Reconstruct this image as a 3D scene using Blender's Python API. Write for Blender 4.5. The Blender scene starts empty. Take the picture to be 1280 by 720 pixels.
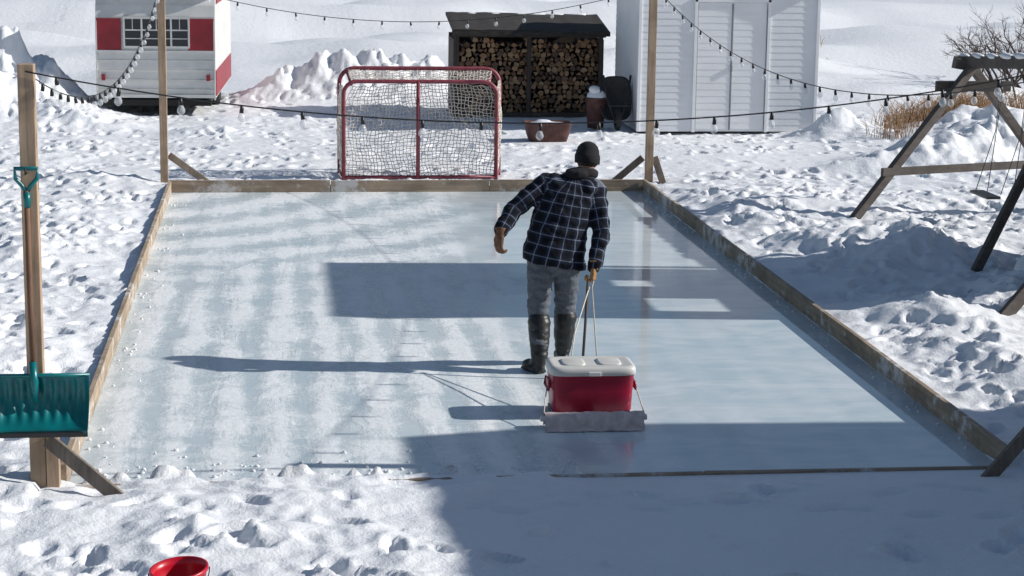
import bpy, bmesh, math, random
import numpy as np
from mathutils import Vector, Matrix, noise as mnoise
random.seed(7); rng=np.random.RandomState(11)
S=bpy.context.scene
COL=S.collection
# ------------------------------------------------------------------ helpers
def link(o,parent=None):
    COL.objects.link(o)
    if parent is not None:
        o.parent=parent
        o.matrix_parent_inverse=Matrix.Translation(-Vector(parent.location))
    return o
def empty(name,loc=(0,0,0)):
    e=bpy.data.objects.new(name,None); e.location=loc; e.empty_display_size=.2
    COL.objects.link(e); return e
class MB:
    def __init__(s): s.v=[];s.f=[];s.m=[];s.sm=[]
    def add(s,v,f,mi=0,smooth=False):
        o=len(s.v); s.v+= [tuple(p) for p in v]
        for q in f: s.f.append(tuple(i+o for i in q)); s.m.append(mi); s.sm.append(smooth)
    def box(s,c,size,mi=0,rot=None,bev=0.0):
        bm=bmesh.new(); bmesh.ops.create_cube(bm,size=1.0)
        for v in bm.verts: v.co=Vector((v.co.x*size[0],v.co.y*size[1],v.co.z*size[2]))
        if bev>0: bmesh.ops.bevel(bm,geom=list(bm.edges),offset=bev,segments=2,affect='EDGES',profile=.6)
        M=Matrix.Translation(c)
        if rot is not None: M=M@(rot.to_4x4() if hasattr(rot,'to_4x4') else rot)
        bm.verts.index_update()
        s.add([M@v.co for v in bm.verts],[[v.index for v in f.verts] for f in bm.faces],mi); bm.free()
    def beam(s,a,b,w,t,mi=0,up=(0,0,1),bev=.004):
        a=Vector(a);b=Vector(b);d=(b-a);L=d.length;d.normalize()
        up=Vector(up)
        if abs(d.dot(up))>.98: up=Vector((0,1,0))
        x=d.cross(up).normalized(); z=x.cross(d).normalized()
        R=Matrix((x,d,z)).transposed()
        s.box((a+b)/2,(w,L,t),mi,R,bev)
    def tube(s,pts,r,n=8,mi=0,cap=True,smooth=True,ell=None):
        pts=[Vector(p) for p in pts]; k=len(pts)
        rs=r if isinstance(r,(list,tuple)) else [r]*k
        ref=None; V=[];F=[]
        for i,p in enumerate(pts):
            t=(pts[min(i+1,k-1)]-pts[max(i-1,0)]).normalized()
            if ref is None:
                ref=Vector((0,0,1)) if abs(t.z)<.9 else Vector((1,0,0))
            x=(ref-t*ref.dot(t)).normalized(); y=t.cross(x); ref=x
            for j in range(n):
                a=2*math.pi*j/n; V.append(p+(x*math.cos(a)+y*math.sin(a))*rs[i])
        for i in range(k-1):
            for j in range(n):
                F.append((i*n+j,i*n+(j+1)%n,(i+1)*n+(j+1)%n,(i+1)*n+j))
        if cap:
            F.append(tuple(range(n-1,-1,-1))); F.append(tuple((k-1)*n+j for j in range(n)))
        s.add(V,F,mi,smooth)
    def ball(s,c,r,mi=0,seg=10,rot=None):
        bm=bmesh.new(); bmesh.ops.create_uvsphere(bm,u_segments=seg,v_segments=max(6,seg//2+2),radius=1)
        r=r if isinstance(r,(list,tuple)) else (r,r,r)
        M=Matrix.Translation(c)
        if rot is not None: M=M@rot.to_4x4()
        M=M@Matrix.Diagonal((r[0],r[1],r[2],1))
        bm.verts.index_update()
        s.add([M@v.co for v in bm.verts],[[v.index for v in f.verts] for f in bm.faces],mi,True); bm.free()
    def rings(s,rings,n=24,mi=0,p=2.0):
        V=[];F=[];k=len(rings)
        for (cx,cy,cz,a,b,tx) in rings:
            for j in range(n):
                t=2*math.pi*j/n; c=math.cos(t);q=math.sin(t)
                ux=math.copysign(abs(c)**(2/p),c)*a; uy=math.copysign(abs(q)**(2/p),q)*b
                V.append((cx+ux,cy+uy,cz+ux*tx))
        for i in range(k-1):
            for j in range(n): F.append((i*n+j,i*n+(j+1)%n,(i+1)*n+(j+1)%n,(i+1)*n+j))
        F.append(tuple(range(n-1,-1,-1))); F.append(tuple((k-1)*n+j for j in range(n)))
        s.add(V,F,mi,True)
    def xform(s,M,start=0):
        for i in range(start,len(s.v)): s.v[i]=tuple(M@Vector(s.v[i]))
    def build(s,name,mats,parent=None):
        me=bpy.data.meshes.new(name); me.from_pydata(s.v,[],s.f)
        for m in (mats if isinstance(mats,(list,tuple)) else [mats]): me.materials.append(m)
        me.polygons.foreach_set('material_index',s.m); me.polygons.foreach_set('use_smooth',s.sm)
        me.update()
        o=bpy.data.objects.new(name,me); return link(o,parent)
# ---- materials
def newmat(name):
    m=bpy.data.materials.new(name); m.use_nodes=True; nt=m.node_tree
    return m,nt,nt.nodes['Principled BSDF']
def noisen(nt,vec,scale,detail=4,rough=.55,dist=0):
    n=nt.nodes.new('ShaderNodeTexNoise'); n.inputs['Scale'].default_value=scale
    n.inputs['Detail'].default_value=detail; n.inputs['Roughness'].default_value=rough
    n.inputs['Distortion'].default_value=dist
    if vec is not None: nt.links.new(vec,n.inputs['Vector'])
    return n.outputs['Fac']
def ramp(nt,fac,stops):
    r=nt.nodes.new('ShaderNodeValToRGB'); e=r.color_ramp.elements
    while len(e)<len(stops): e.new(.5)
    for i,(p,c) in enumerate(stops):
        e[i].position=p; e[i].color=tuple(c)[:3]+(1,) if isinstance(c,(tuple,list)) else (c,c,c,1)
    nt.links.new(fac,r.inputs['Fac']); return r.outputs['Color']
def mathn(nt,op,a,b=None,c=None,clamp=False):
    n=nt.nodes.new('ShaderNodeMath'); n.operation=op; n.use_clamp=clamp
    for i,x in enumerate((a,b,c)):
        if x is None: continue
        if isinstance(x,(int,float)): n.inputs[i].default_value=x
        else: nt.links.new(x,n.inputs[i])
    return n.outputs[0]
def smooth(nt,x,a,b):
    n=nt.nodes.new('ShaderNodeMapRange'); n.interpolation_type='SMOOTHSTEP'; nt.links.new(x,n.inputs[0]); n.inputs[1].default_value=a; n.inputs[2].default_value=b; return n.outputs[0]
def mixc(nt,fac,a,b,mode='MIX'):
    n=nt.nodes.new('ShaderNodeMix'); n.data_type='RGBA'; n.blend_type=mode
    for sock,x in ((n.inputs[0],fac),(n.inputs[6],a),(n.inputs[7],b)):
        if isinstance(x,(int,float)): sock.default_value=x
        elif isinstance(x,(tuple,list)): sock.default_value=tuple(x)[:3]+(1,)
        else: nt.links.new(x,sock)
    return n.outputs[2]
def mapping(nt,scale=(1,1,1),coord='Object',rot=0):
    tc=nt.nodes.new('ShaderNodeTexCoord'); mp=nt.nodes.new('ShaderNodeMapping')
    mp.inputs['Scale'].default_value=scale; mp.inputs['Rotation'].default_value=(0,0,rot); nt.links.new(tc.outputs[coord],mp.inputs['Vector'])
    return mp.outputs['Vector']
def bump(nt,b,h,strength=.3,dist=.01):
    n=nt.nodes.new('ShaderNodeBump'); n.inputs['Strength'].default_value=strength; n.inputs['Distance'].default_value=dist
    nt.links.new(h,n.inputs['Height']); nt.links.new(n.outputs['Normal'],b.inputs['Normal'])
def simple(name,c,rough=.6,var=.25,scale=8,stretch=(1,1,1),metal=0,bs=.2,bd=.005,c2=None,detail=5):
    m,nt,b=newmat(name); v=mapping(nt,stretch)
    n=noisen(nt,v,scale,detail,.6)
    lo=tuple(x*(1-var) for x in c); hi=tuple(min(1,x*(1+var)) for x in (c2 or c))
    nt.links.new(ramp(nt,n,[(.3,lo),(.7,hi)]),b.inputs['Base Color'])
    b.inputs['Roughness'].default_value=rough; b.inputs['Metallic'].default_value=metal
    if bs>0: bump(nt,b,n,bs,bd)
    return m
def wood(name,c,axis=2,var=.35,rough=.8,snow=0):
    st=[14,14,14]; st[axis]=.9
    m,nt,b=newmat(name); v=mapping(nt,tuple(st))
    n=noisen(nt,v,1.6,6,.65,.6); v2=mapping(nt,(1,1,1)); n2=noisen(nt,v2,3.0,4,.6)
    lo=tuple(x*(1-var) for x in c); hi=tuple(min(1,x*(1+var*.6)) for x in c)
    c1=ramp(nt,n,[(.3,lo),(.65,hi)]); c2=ramp(nt,n2,[(.35,(.62,.6,.58)),(.6,(1,1,1))])
    cc=mixc(nt,.8,c1,c2,'MULTIPLY')
    if snow:  # frost and snow dust clinging to the plank
        n3=noisen(nt,mapping(nt),6.5,6,.7); n4=noisen(nt,mapping(nt),1.1,3,.5)
        k=smooth(nt,mathn(nt,'ADD',mathn(nt,'MULTIPLY',n3,.6),mathn(nt,'MULTIPLY',n4,.5)),.57,.68)
        cc=mixc(nt,mathn(nt,'MULTIPLY',k,snow),cc,(.78,.80,.83))
    nt.links.new(cc,b.inputs['Base Color'])
    b.inputs['Roughness'].default_value=rough; bump(nt,b,n,.4,.004); return m
M={}
M['post']=wood('post_wood',(.42,.30,.205),2)
M['board']=wood('board_wood_y',(.36,.28,.20),1,snow=.6)
M['boardx']=wood('board_wood_x',(.34,.26,.19),0,snow=.5)
M['greywood']=wood('weathered_wood',(.19,.155,.125),2)
M['darkwood']=wood('dark_wood',(.075,.058,.048),2)
M['swingwood']=wood('swing_wood',(.10,.085,.075),0)
M['shaft']=wood('shaft_wood',(.16,.085,.05),2)
M['black']=simple('black_plastic',(.015,.015,.017),.45,.3,30)
M['rubber']=simple('boot_rubber',(.008,.009,.010),.45,.3,14,bs=.3,bd=.004)
M['wire']=simple('black_wire',(.012,.012,.012),.5,.2,30)
M['white_paint']=simple('trailer_white',(.60,.60,.585),.45,.12,2.5,bs=.08)
M['red_paint']=simple('trailer_red',(.25,.012,.022),.45,.25,4,bs=.05)
M['goalred']=simple('goal_red_paint',(.22,.042,.06),.55,.4,16,bs=.1)
M['net']=simple('net_cord',(.62,.56,.50),.9,.25,10,bs=0)
M['rope']=simple('rope_cord',(.55,.5,.42),.9,.2,40,bs=0)
M['coolred']=simple('cooler_red',(.29,.005,.032),.36,.15,6,bs=.04)
M['coolwhite']=simple('cooler_lid_white',(.60,.59,.56),.45,.08,6,bs=.05)
M['teal']=simple('teal_plastic',(.0,.135,.145),.33,.2,9,bs=.06)
M['bucket']=simple('bucket_red',(.50,.004,.02),.35,.1,6,bs=.03)
M['rust']=simple('rusty_steel',(.10,.045,.038),.75,.4,12,metal=.2)
M['darkmetal']=simple('dark_metal',(.022,.022,.025),.6,.4,12,metal=.2)
M['shedroof']=simple('old_roofing',(.034,.029,.026),.9,.5,7,(1,3,3),bs=.5,bd=.015)
M['towel']=simple('towel_cloth',(.60,.50,.49),.95,.22,18,bs=.6,bd=.01)
M['skin']=simple('skin',(.48,.27,.19),.55,.1,20,bs=.05)
M['hair']=simple('hair',(.03,.02,.015),.7,.4,60,bs=.4)
M['glove']=simple('work_glove_leather',(.30,.155,.06),.8,.4,25,bs=.4,bd=.004)
M['gloved']=simple('dark_glove_leather',(.13,.06,.032),.8,.4,25,bs=.4,bd=.004)  # darker brown version of the glove leather, used on the left hand
M['trouser']=simple('trouser_cloth',(.095,.105,.125),.9,.22,40,bs=.5,bd=.006)
M['beanie']=simple('knit_beanie',(.008,.008,.010),.95,.4,90,bs=.6,bd=.004)
M['hood']=simple('dark_hood',(.010,.010,.013),.95,.3,25,bs=.4)
M['eyewhite']=simple('eye_white',(.75,.73,.7),.2,.03,20,bs=0)
M['eyeiris']=simple('eye_iris',(.05,.03,.02),.2,.1,20,bs=0)
M['lip']=simple('lip_skin',(.42,.16,.13),.5,.1,20,bs=0)
M['tyre']=simple('tyre_rubber',(.014,.014,.014),.8,.2,20)
M['siding']=simple('shed_siding',(.74,.75,.77),.5,.05,2,bs=.03)
M['trim']=simple('shed_trim',(.80,.80,.81),.45,.04,2,bs=.02)
M['seam']=simple('door_gap',(.22,.23,.26),.7,.1,3,bs=0)
M['hs']=simple('house_siding',(.34,.30,.24),.7,.1,3,(1,1,6))
M['roof']=simple('roof_shingle',(.045,.042,.042),.9,.35,18,(1,1,1),bs=.5,bd=.01)
m,nt,b=newmat('window_glass'); b.inputs['Base Color'].default_value=(.012,.016,.02,1); b.inputs['Roughness'].default_value=.08
nn=noisen(nt,mapping(nt),1.5); bump(nt,b,nn,.05,.01); M['glass']=m
m,nt,b=newmat('bulb_glass'); b.inputs['Roughness'].default_value=.04
nn=noisen(nt,mapping(nt),5); nt.links.new(ramp(nt,nn,[(.3,(.8,.82,.85)),(.7,(.95,.95,.95))]),b.inputs['Base Color'])
tr=nt.nodes.new('ShaderNodeBsdfTransparent'); mx=nt.nodes.new('ShaderNodeMixShader'); mx.inputs[0].default_value=.32
nt.links.new(tr.outputs[0],mx.inputs[1]); nt.links.new(b.outputs[0],mx.inputs[2]); nt.links.new(mx.outputs[0],nt.nodes['Material Output'].inputs['Surface']); M['bulb']=m
# snow
def snowmat(name,base=(.83,.845,.87)):
    m,nt,b=newmat(name); v=mapping(nt)
    n1=noisen(nt,v,7,6,.7); n2=noisen(nt,v,45,4,.7); n3=noisen(nt,v,.7,3,.5)
    c=ramp(nt,n3,[(.3,tuple(x*.95 for x in base)),(.7,base)])
    nt.links.new(c,b.inputs['Base Color']); b.inputs['Roughness'].default_value=.62
    b.inputs['Specular IOR Level'].default_value=.3
    h=mathn(nt,'ADD',mathn(nt,'MULTIPLY',n1,1.0),mathn(nt,'MULTIPLY',n2,.3))
    bump(nt,b,h,.55,.035); return m
M['snow']=snowmat('snow_ground'); M['snowcap']=snowmat('snow_cap')
# ice
m,nt,b=newmat('rink_ice')
tc=nt.nodes.new('ShaderNodeTexCoord'); sp=nt.nodes.new('ShaderNodeSeparateXYZ'); nt.links.new(tc.outputs['Object'],sp.inputs[0])
X,Y=sp.outputs[0],sp.outputs[1]
nl=noisen(nt,mapping(nt),.55,4,.55,.4)
ns=noisen(nt,mapping(nt,(3.6,.42,1)),1.25,5,.62,.5)
nm=noisen(nt,mapping(nt),3.4,8,.70,.7)
nf_=noisen(nt,mapping(nt,(1,1,1)),14,6,.7,.3)
nc=noisen(nt,mapping(nt,(.9,2.2,1)),1.1,5,.6,1.2)
nscr=noisen(nt,mapping(nt,(1.2,14,1),rot=.5),1.3,4,.6,.8)
wx=mathn(nt,'ADD',mathn(nt,'ADD',X,mathn(nt,'MULTIPLY',mathn(nt,'SUBTRACT',nl,.5),2.6)),mathn(nt,'MULTIPLY',mathn(nt,'SUBTRACT',nm,.5),.7))
wet=smooth(nt,wx,2.9,3.9)
w=nt.nodes.new('ShaderNodeTexWave'); w.wave_type='BANDS'; w.bands_direction='X'; w.inputs['Scale'].default_value=.86; w.inputs['Distortion'].default_value=4.2; w.inputs['Detail'].default_value=5; w.inputs['Detail Scale'].default_value=1.1; w.inputs['Detail Roughness'].default_value=.68
nt.links.new(mapping(nt,(1,.20,1),rot=.03),w.inputs['Vector'])
w2=nt.nodes.new('ShaderNodeTexWave'); w2.wave_type='RINGS'; w2.rings_direction='Z'; w2.inputs['Scale'].default_value=.33; w2.inputs['Distortion'].default_value=2.5; w2.inputs['Detail'].default_value=4
mp=nt.nodes.new('ShaderNodeMapping'); mp.inputs['Location'].default_value=(1.5,-14,0); nt.links.new(tc.outputs['Object'],mp.inputs['Vector']); nt.links.new(mp.outputs[0],w2.inputs['Vector'])
topz=smooth(nt,Y,5.5,9.5)
bands=mathn(nt,'ADD',mathn(nt,'MULTIPLY',w.outputs['Fac'],mathn(nt,'SUBTRACT',.25,mathn(nt,'MULTIPLY',topz,.20))),mathn(nt,'MULTIPLY',w2.outputs['Fac'],mathn(nt,'ADD',.06,mathn(nt,'MULTIPLY',topz,.2))))
frost=mathn(nt,'ADD',bands,mathn(nt,'ADD',mathn(nt,'MULTIPLY',ns,.52),mathn(nt,'MULTIPLY',nm,.80)))
fro_=smooth(nt,frost,.62,.98)
fro_=mathn(nt,'MULTIPLY',fro_,mathn(nt,'ADD',.35,mathn(nt,'MULTIPLY',nf_,1.15)),clamp=True)
dry=mathn(nt,'SUBTRACT',1.0,wet); fro=mathn(nt,'MULTIPLY',fro_,mathn(nt,'ADD',mathn(nt,'MULTIPLY',dry,.85),.15),clamp=True)
icec=mixc(nt,smooth(nt,nc,.35,.65),(.47,.56,.61),(.61,.675,.70))
drc=mixc(nt,dry,icec,mixc(nt,smooth(nt,nl,.35,.65),(.50,.585,.625),(.60,.665,.69)))
cc=mixc(nt,fro,drc,(.86,.88,.885))
cc=mixc(nt,mathn(nt,'MULTIPLY',smooth(nt,nscr,.60,.68),mathn(nt,'MULTIPLY',dry,.35)),cc,(.86,.88,.89))
nt.links.new(cc,b.inputs['Base Color'])
rr=mathn(nt,'ADD',mathn(nt,'MULTIPLY',dry,.20),mathn(nt,'ADD',mathn(nt,'MULTIPLY',fro,.3),.04)); nt.links.new(rr,b.inputs['Roughness'])
b.inputs['IOR'].default_value=1.38
hh=mathn(nt,'ADD',mathn(nt,'MULTIPLY',fro,.7),mathn(nt,'ADD',mathn(nt,'MULTIPLY',nm,.3),mathn(nt,'MULTIPLY',nscr,.15)))
bump(nt,b,mathn(nt,'MULTIPLY',hh,mathn(nt,'ADD',mathn(nt,'MULTIPLY',dry,.95),.05)),.45,.02)
M['ice']=m
# plaid
m,nt,b=newmat('plaid_flannel')
at=nt.nodes.new('ShaderNodeAttribute'); at.attribute_name='puv'; sp=nt.nodes.new('ShaderNodeSeparateXYZ'); nt.links.new(at.outputs['Vector'],sp.inputs[0])
def lines(c,period,off,wd):
    f=mathn(nt,'FRACT',mathn(nt,'ADD',mathn(nt,'DIVIDE',c,period),off)); d=mathn(nt,'ABSOLUTE',mathn(nt,'SUBTRACT',f,.5))
    return mathn(nt,'LESS_THAN',d,wd)
P=.082
wu=lines(sp.outputs[0],P,0,.24); wv=lines(sp.outputs[1],P,0,.24)
lu=lines(sp.outputs[0],P,.5,.045); lv=lines(sp.outputs[1],P,.5,.045)
band=mathn(nt,'MULTIPLY',mathn(nt,'ADD',wu,wv),.5); c0=mixc(nt,band,(.013,.019,.040),(.005,.006,.009))
ln=mathn(nt,'MAXIMUM',mathn(nt,'MULTIPLY',mathn(nt,'ADD',lu,lv),.5),0,clamp=True)
nz=noisen(nt,mapping(nt),9,4)
c1=mixc(nt,mathn(nt,'MULTIPLY',ln,mathn(nt,'ADD',nz,.2)),c0,(.32,.35,.42))
nt.links.new(c1,b.inputs['Base Color']); b.inputs['Roughness'].default_value=.95; b.inputs['Specular IOR Level'].default_value=.2
bump(nt,b,noisen(nt,mapping(nt),12,4),.6,.012); M['plaid']=m
# log ends
m,nt,b=newmat('log_end'); at=nt.nodes.new('ShaderNodeAttribute'); at.attribute_name='tint'
n=noisen(nt,mapping(nt,(1,.1,1)),28,5,.7)
c=mixc(nt,.75,at.outputs['Color'],ramp(nt,n,[(.3,(.5,.5,.5)),(.65,(1,1,1))]),'MULTIPLY'); nt.links.new(c,b.inputs['Base Color']); b.inputs['Roughness'].default_value=.9; bump(nt,b,n,.5,.006)
M['log']=m
M['bark']=simple('log_bark',(.05,.035,.028),.95,.4,20)
M['grass']=simple('dry_grass_stem',(.24,.14,.07),.9,.4,3)
M['twig']=simple('bare_branch',(.07,.05,.042),.9,.3,6)
# ------------------------------------------------------------------ terrain
perm=rng.permutation(512); ga=rng.rand(512)*2*np.pi
def perlin(x,y,seed=0):
    xi=np.floor(x).astype(int); yi=np.floor(y).astype(int); xf=x-xi; yf=y-yi
    u=xf**3*(xf*(xf*6-15)+10); v=yf**3*(yf*(yf*6-15)+10)
    def g(ix,iy,dx,dy):
        a=ga[perm[(perm[(ix+seed*37)%512]+iy)%512]]; return np.cos(a)*dx+np.sin(a)*dy
    n00=g(xi,yi,xf,yf);n10=g(xi+1,yi,xf-1,yf);n01=g(xi,yi+1,xf,yf-1);n11=g(xi+1,yi+1,xf-1,yf-1)
    return 1.5*((n00*(1-u)+n10*u)*(1-v)+(n01*(1-u)+n11*u)*v)
def ss(a,b,x): t=np.clip((x-a)/(b-a),0,1); return t*t*(3-2*t)
def axis(lo,hi,step,far):
    c=[lo]
    while c[-1]<hi: c.append(c[-1]+step(c[-1]))
    r=list(c); s=step(c[-1])
    while r[-1]<far: s*=1.10; r.append(r[-1]+s)
    l=[]; s=step(lo); x=lo
    while x>-far: s*=1.16; x-=s; l.append(x)
    return np.array(l[::-1]+r)
xs=axis(-4.8,12.0,lambda x:.033,900); ys=axis(-3.3,27,lambda y:.025+.0015*max(0,y+3),900)
XX,YY=np.meshgrid(xs,ys)
RW,RL=6.0,12.9
def g2(x0,y0,sx,sy,h): return h*np.exp(-(((XX-x0)/sx)**2+((YY-y0)/sy)**2))
R=np.full_like(XX,.58)
R+=.28*ss(6.2,6.8,XX)*(1-ss(10.5,12.5,YY))
R+=.12*(1-ss(-.6,.1,YY))
R*=1-.80*ss(1.9,2.7,XX)*(1-ss(-.2,.1,YY))          # trodden flat beside the house
R*=1-.80*ss(22.5,27,YY)
R*=1-.6*np.exp(-((YY-15.6)/1.1)**2)*ss(5.0,6.5,XX)
R*=1-.42*ss(13.2,14.5,YY)*ss(-1.5,-.5,XX)
R*=.6+.6*np.clip(perlin(XX/1.7,YY/1.7,9)+.5,0,1)
base=.09+.05*perlin(XX/3.1,YY/3.1,1)-.05*(1-ss(-1.2,-.3,YY))
lump=np.zeros_like(XX)
wxp=XX+.12*perlin(XX/.6,YY/.6,60); wyp=YY+.12*perlin(XX/.6,YY/.6,61)
for i,(sc,am) in enumerate([(1.2,.075),(.6,.060),(.31,.042),(.15,.022),(.078,.011)]):
    n=perlin(wxp/sc,wyp/sc,2+i)
    lump+=am*(n if i%2==0 else 1.3*(.32-np.sqrt(n*n+.012)))
far_d=ss(22,38,np.abs(YY)+np.abs(XX)*.6)
Hh=base+R*lump+.03*R
Hh+=far_d*(.95*perlin(XX/17+.3,YY/8,20)+.42*perlin(XX/6.5,YY/2.6,21)+.10*perlin(XX/2.2,YY/.9,22))*(1-ss(200,500,np.hypot(XX,YY)))
Hh+=ss(24,60,YY)*.4
for a in [(-2.9,21.8,.95,.9,.95),(-3.9,20.8,1.0,1.2,.6),(-2.0,20.2,.6,.6,.22),(3.0,24.4,1.4,.9,.66),(1.7,24.2,.9,.7,.28),(4.2,25.0,.9,.7,.3),
          (10.4,14.6,.9,.7,.42),(11.6,15.6,.9,.9,.5),(10.15,18.2,.5,.45,.36),(12.6,18.0,1.1,1.2,.45),(9.2,14.2,.6,.35,.14),
          (7.0,11.2,.55,1.3,.10),(7.9,10.2,.8,.8,.14),(7.1,7.9,.5,.9,.15),(7.9,7.3,.7,.7,.26),(7.0,3.9,.45,1.1,.14),(8.4,5.0,.8,.8,.26),(6.9,2.0,.4,.8,.10),
          (-.9,13.2,.5,.5,.10),(-1.6,19.5,.9,.4,.16),(.2,18.6,.6,.4,.12),(1.0,-1.2,.9,.35,.05),(-1.0,3.0,.4,2.0,.06),(-1.2,8,.5,2,.08)]:
    gb=g2(*a); big=(a[4]>.15)
    rr_=.38*perlin(XX/.5,YY/.5,31)+.16*perlin(XX/.22,YY/.22,32)+.07*perlin(XX/.11,YY/.11,33) if big else 0
    Hh+=gb*(1+rr_); R+=gb*.35
def stamp(cx,cy,rx,ry,ang,fn):
    r=max(rx,ry)*1.8
    i0,i1=np.searchsorted(xs,[cx-r,cx+r]); j0,j1=np.searchsorted(ys,[cy-r,cy+r])
    if i1<=i0 or j1<=j0: return
    x=XX[j0:j1,i0:i1]-cx; y=YY[j0:j1,i0:i1]-cy; c,s=math.cos(ang),math.sin(ang)
    d=np.hypot((x*c+y*s)/rx,(-x*s+y*c)/ry)
    fn(slice(j0,j1),slice(i0,i1),d)
def zone():
    while True:
        x=random.uniform(-4.5,11.8); y=random.uniform(-3.1,25.5)
        if -.15<x<6.15 and -.1<y<13.05: continue
        if random.random()<R[np.searchsorted(ys,y),np.searchsorted(xs,x)]*1.2: return x,y
for k in range(1900):   # boot holes
    x,y=zone(); d=random.uniform(.02,.06)
    def fn(J,I,q,d=d): Hh[J,I]+= -d*np.clip(1-q**4,0,1)*(q<1)+d*.3*np.exp(-((q-1.25)/.25)**2)
    stamp(x,y,random.uniform(.055,.085),random.uniform(.11,.17),random.gauss(0,.8),fn)
for k in range(4600):   # clods
    x,y=zone(); r=random.choice([.025,.03,.035,.04,.05,.065]); hr=random.uniform(.3,.7)
    def fn(J,I,q,r=r,hr=hr): Hh[J,I]+= r*hr*np.clip(1-q*q,0,1)**.75
    stamp(x,y,r*1.2,r*random.uniform(.7,1.2),random.uniform(0,3),fn)
def trail(p,q,n,wd):
    for k in range(n):
        t=k/n; x=p[0]+(q[0]-p[0])*t+.13*(1 if k%2 else -1)*wd; y=p[1]+(q[1]-p[1])*t+random.uniform(-.05,.05)
        def fn(J,I,q_): Hh[J,I]+= -.05*np.clip(1-q_**4,0,1)*(q_<1)+.012*np.exp(-((q_-1.25)/.25)**2)
        stamp(x,y,.065,.15,math.atan2(-(q[0]-p[0]),q[1]-p[1])+random.gauss(0,.15),fn)
trail((-1.0,-2.5),(-1.0,13),34,1); trail((-1.9,0),(-1.4,15),34,1.2); trail((-1,15),(7.5,17.2),22,.8)
for k in range(26):
    x=2.4+k*.17+random.uniform(-.1,.1); y=-.75+.35*(k%2)+random.uniform(-.15,.15)-.02*k
    def fn(J,I,q): Hh[J,I]+= -.025*np.clip(1-q**4,0,1)*(q<1)
    stamp(x,y,.06,.14,1.3+random.gauss(0,.5),fn)
edge=np.maximum(np.maximum(-XX,XX-RW),np.maximum(-YY,YY-RL))
near=(YY<0)&(XX>-.15)&(XX<RW+.15)
cap=.115+.06*perlin(XX/.5,YY/.5,40)+.03*perlin(XX/.2,YY/.2,42)
rgt=ss(2.6,3.4,XX)
capn=(.035+.035*perlin(XX/.35,YY/.35,41)+.02*perlin(XX/.13,YY/.13,43))*(1-rgt)+.012*rgt
w_=np.where(near,1-ss(.05,.9,edge),1-ss(.04,.45,edge)); lim=np.where(near,capn,cap)
Hh=np.where(edge>-.3,Hh*(1-w_)+np.minimum(Hh,lim)*w_,Hh)
for (x0,x1,y0,y1,z) in [(6.9,10,18.75,21.2,.17),(4.2,6.85,20.9,22.2,.17)]:
    dd=np.maximum(np.maximum(x0-XX,XX-x1),np.maximum(y0-YY,YY-y1)); ww=1-ss(-.1,.35,dd); Hh=Hh*(1-ww)+np.minimum(Hh,z)*ww
dd=np.hypot(XX-5.36,(YY-17.3)); ww=1-ss(.3,.8,dd); Hh=Hh*(1-ww)+.15*ww
dd=np.hypot(XX-.82,(YY+2.6)); ww=1-ss(.15,.5,dd); Hh=Hh*(1-ww)+.11*ww
yb=-.03+.09*perlin(XX/.4,YY*0,50)+.05*perlin(XX/.13,YY*0,51)
yb=np.where(XX>3.3,-.06+.02*perlin(XX/.5,YY*0,50),yb)
sp_=(1-ss(.0,.09,YY-yb))
inside=((XX>-.02)&(XX<RW+.02)&(YY>-.25)&(YY<RL+.02))
basin=-.06*(1-sp_)+ (Hh)*sp_
Hh=np.where(inside,np.where(YY>.6,-.08,basin),Hh)
nx,ny=len(xs),len(ys)
co=np.stack([XX,YY,Hh],-1).reshape(-1,3)
idx=np.arange(nx*ny).reshape(ny,nx)
q=np.stack([idx[:-1,:-1],idx[:-1,1:],idx[1:,1:],idx[1:,:-1]],-1).reshape(-1,4)
me=bpy.data.meshes.new('snow_ground'); me.vertices.add(len(co)); me.vertices.foreach_set('co',co.ravel())
me.loops.add(q.size); me.loops.foreach_set('vertex_index',q.ravel()); me.polygons.add(len(q))
me.polygons.foreach_set('loop_start',np.arange(0,q.size,4)); me.polygons.foreach_set('loop_total',np.full(len(q),4))
me.polygons.foreach_set('use_smooth',np.ones(len(q),bool)); me.update(calc_edges=True); me.materials.append(M['snow'])
link(bpy.data.objects.new('snow_ground',me))
def gz(x,y): return float(Hh[min(ny-1,np.searchsorted(ys,y)),min(nx-1,np.searchsorted(xs,x))])
# ice sheet
b_=MB(); b_.add([(-.03,-.3,0),(RW+.03,-.3,0),(RW+.03,RL+.03,0),(-.03,RL+.03,0)],[(0,1,2,3)]); b_.build('ice_rink',M['ice'])
# crumbs of snow kicked onto the ice
mb=MB(); cr=random.Random(5)
for k in range(260):
    e_=cr.choice([0,0,1,2]); 
    if e_==0: x=cr.uniform(.05,3.2); y=.02+abs(cr.gauss(0,.3))
    elif e_==1: x=.03+abs(cr.gauss(0,.12)); y=cr.uniform(.3,12.5)
    else: x=RW-.03-abs(cr.gauss(0,.08)); y=cr.uniform(.3,12.5)
    r=cr.uniform(.005,.017); s0=len(mb.v); mb.ball((x,y,r*.3),(r,r*cr.uniform(.6,1.2),r*.7),0,7)
    for i in range(s0,len(mb.v)):
        v=Vector(mb.v[i]); mb.v[i]=tuple(v+Vector((1,1,.6))*r*.3*mnoise.noise(v*90))
mb.build('snow_crumbs',M['snowcap'])
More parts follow.
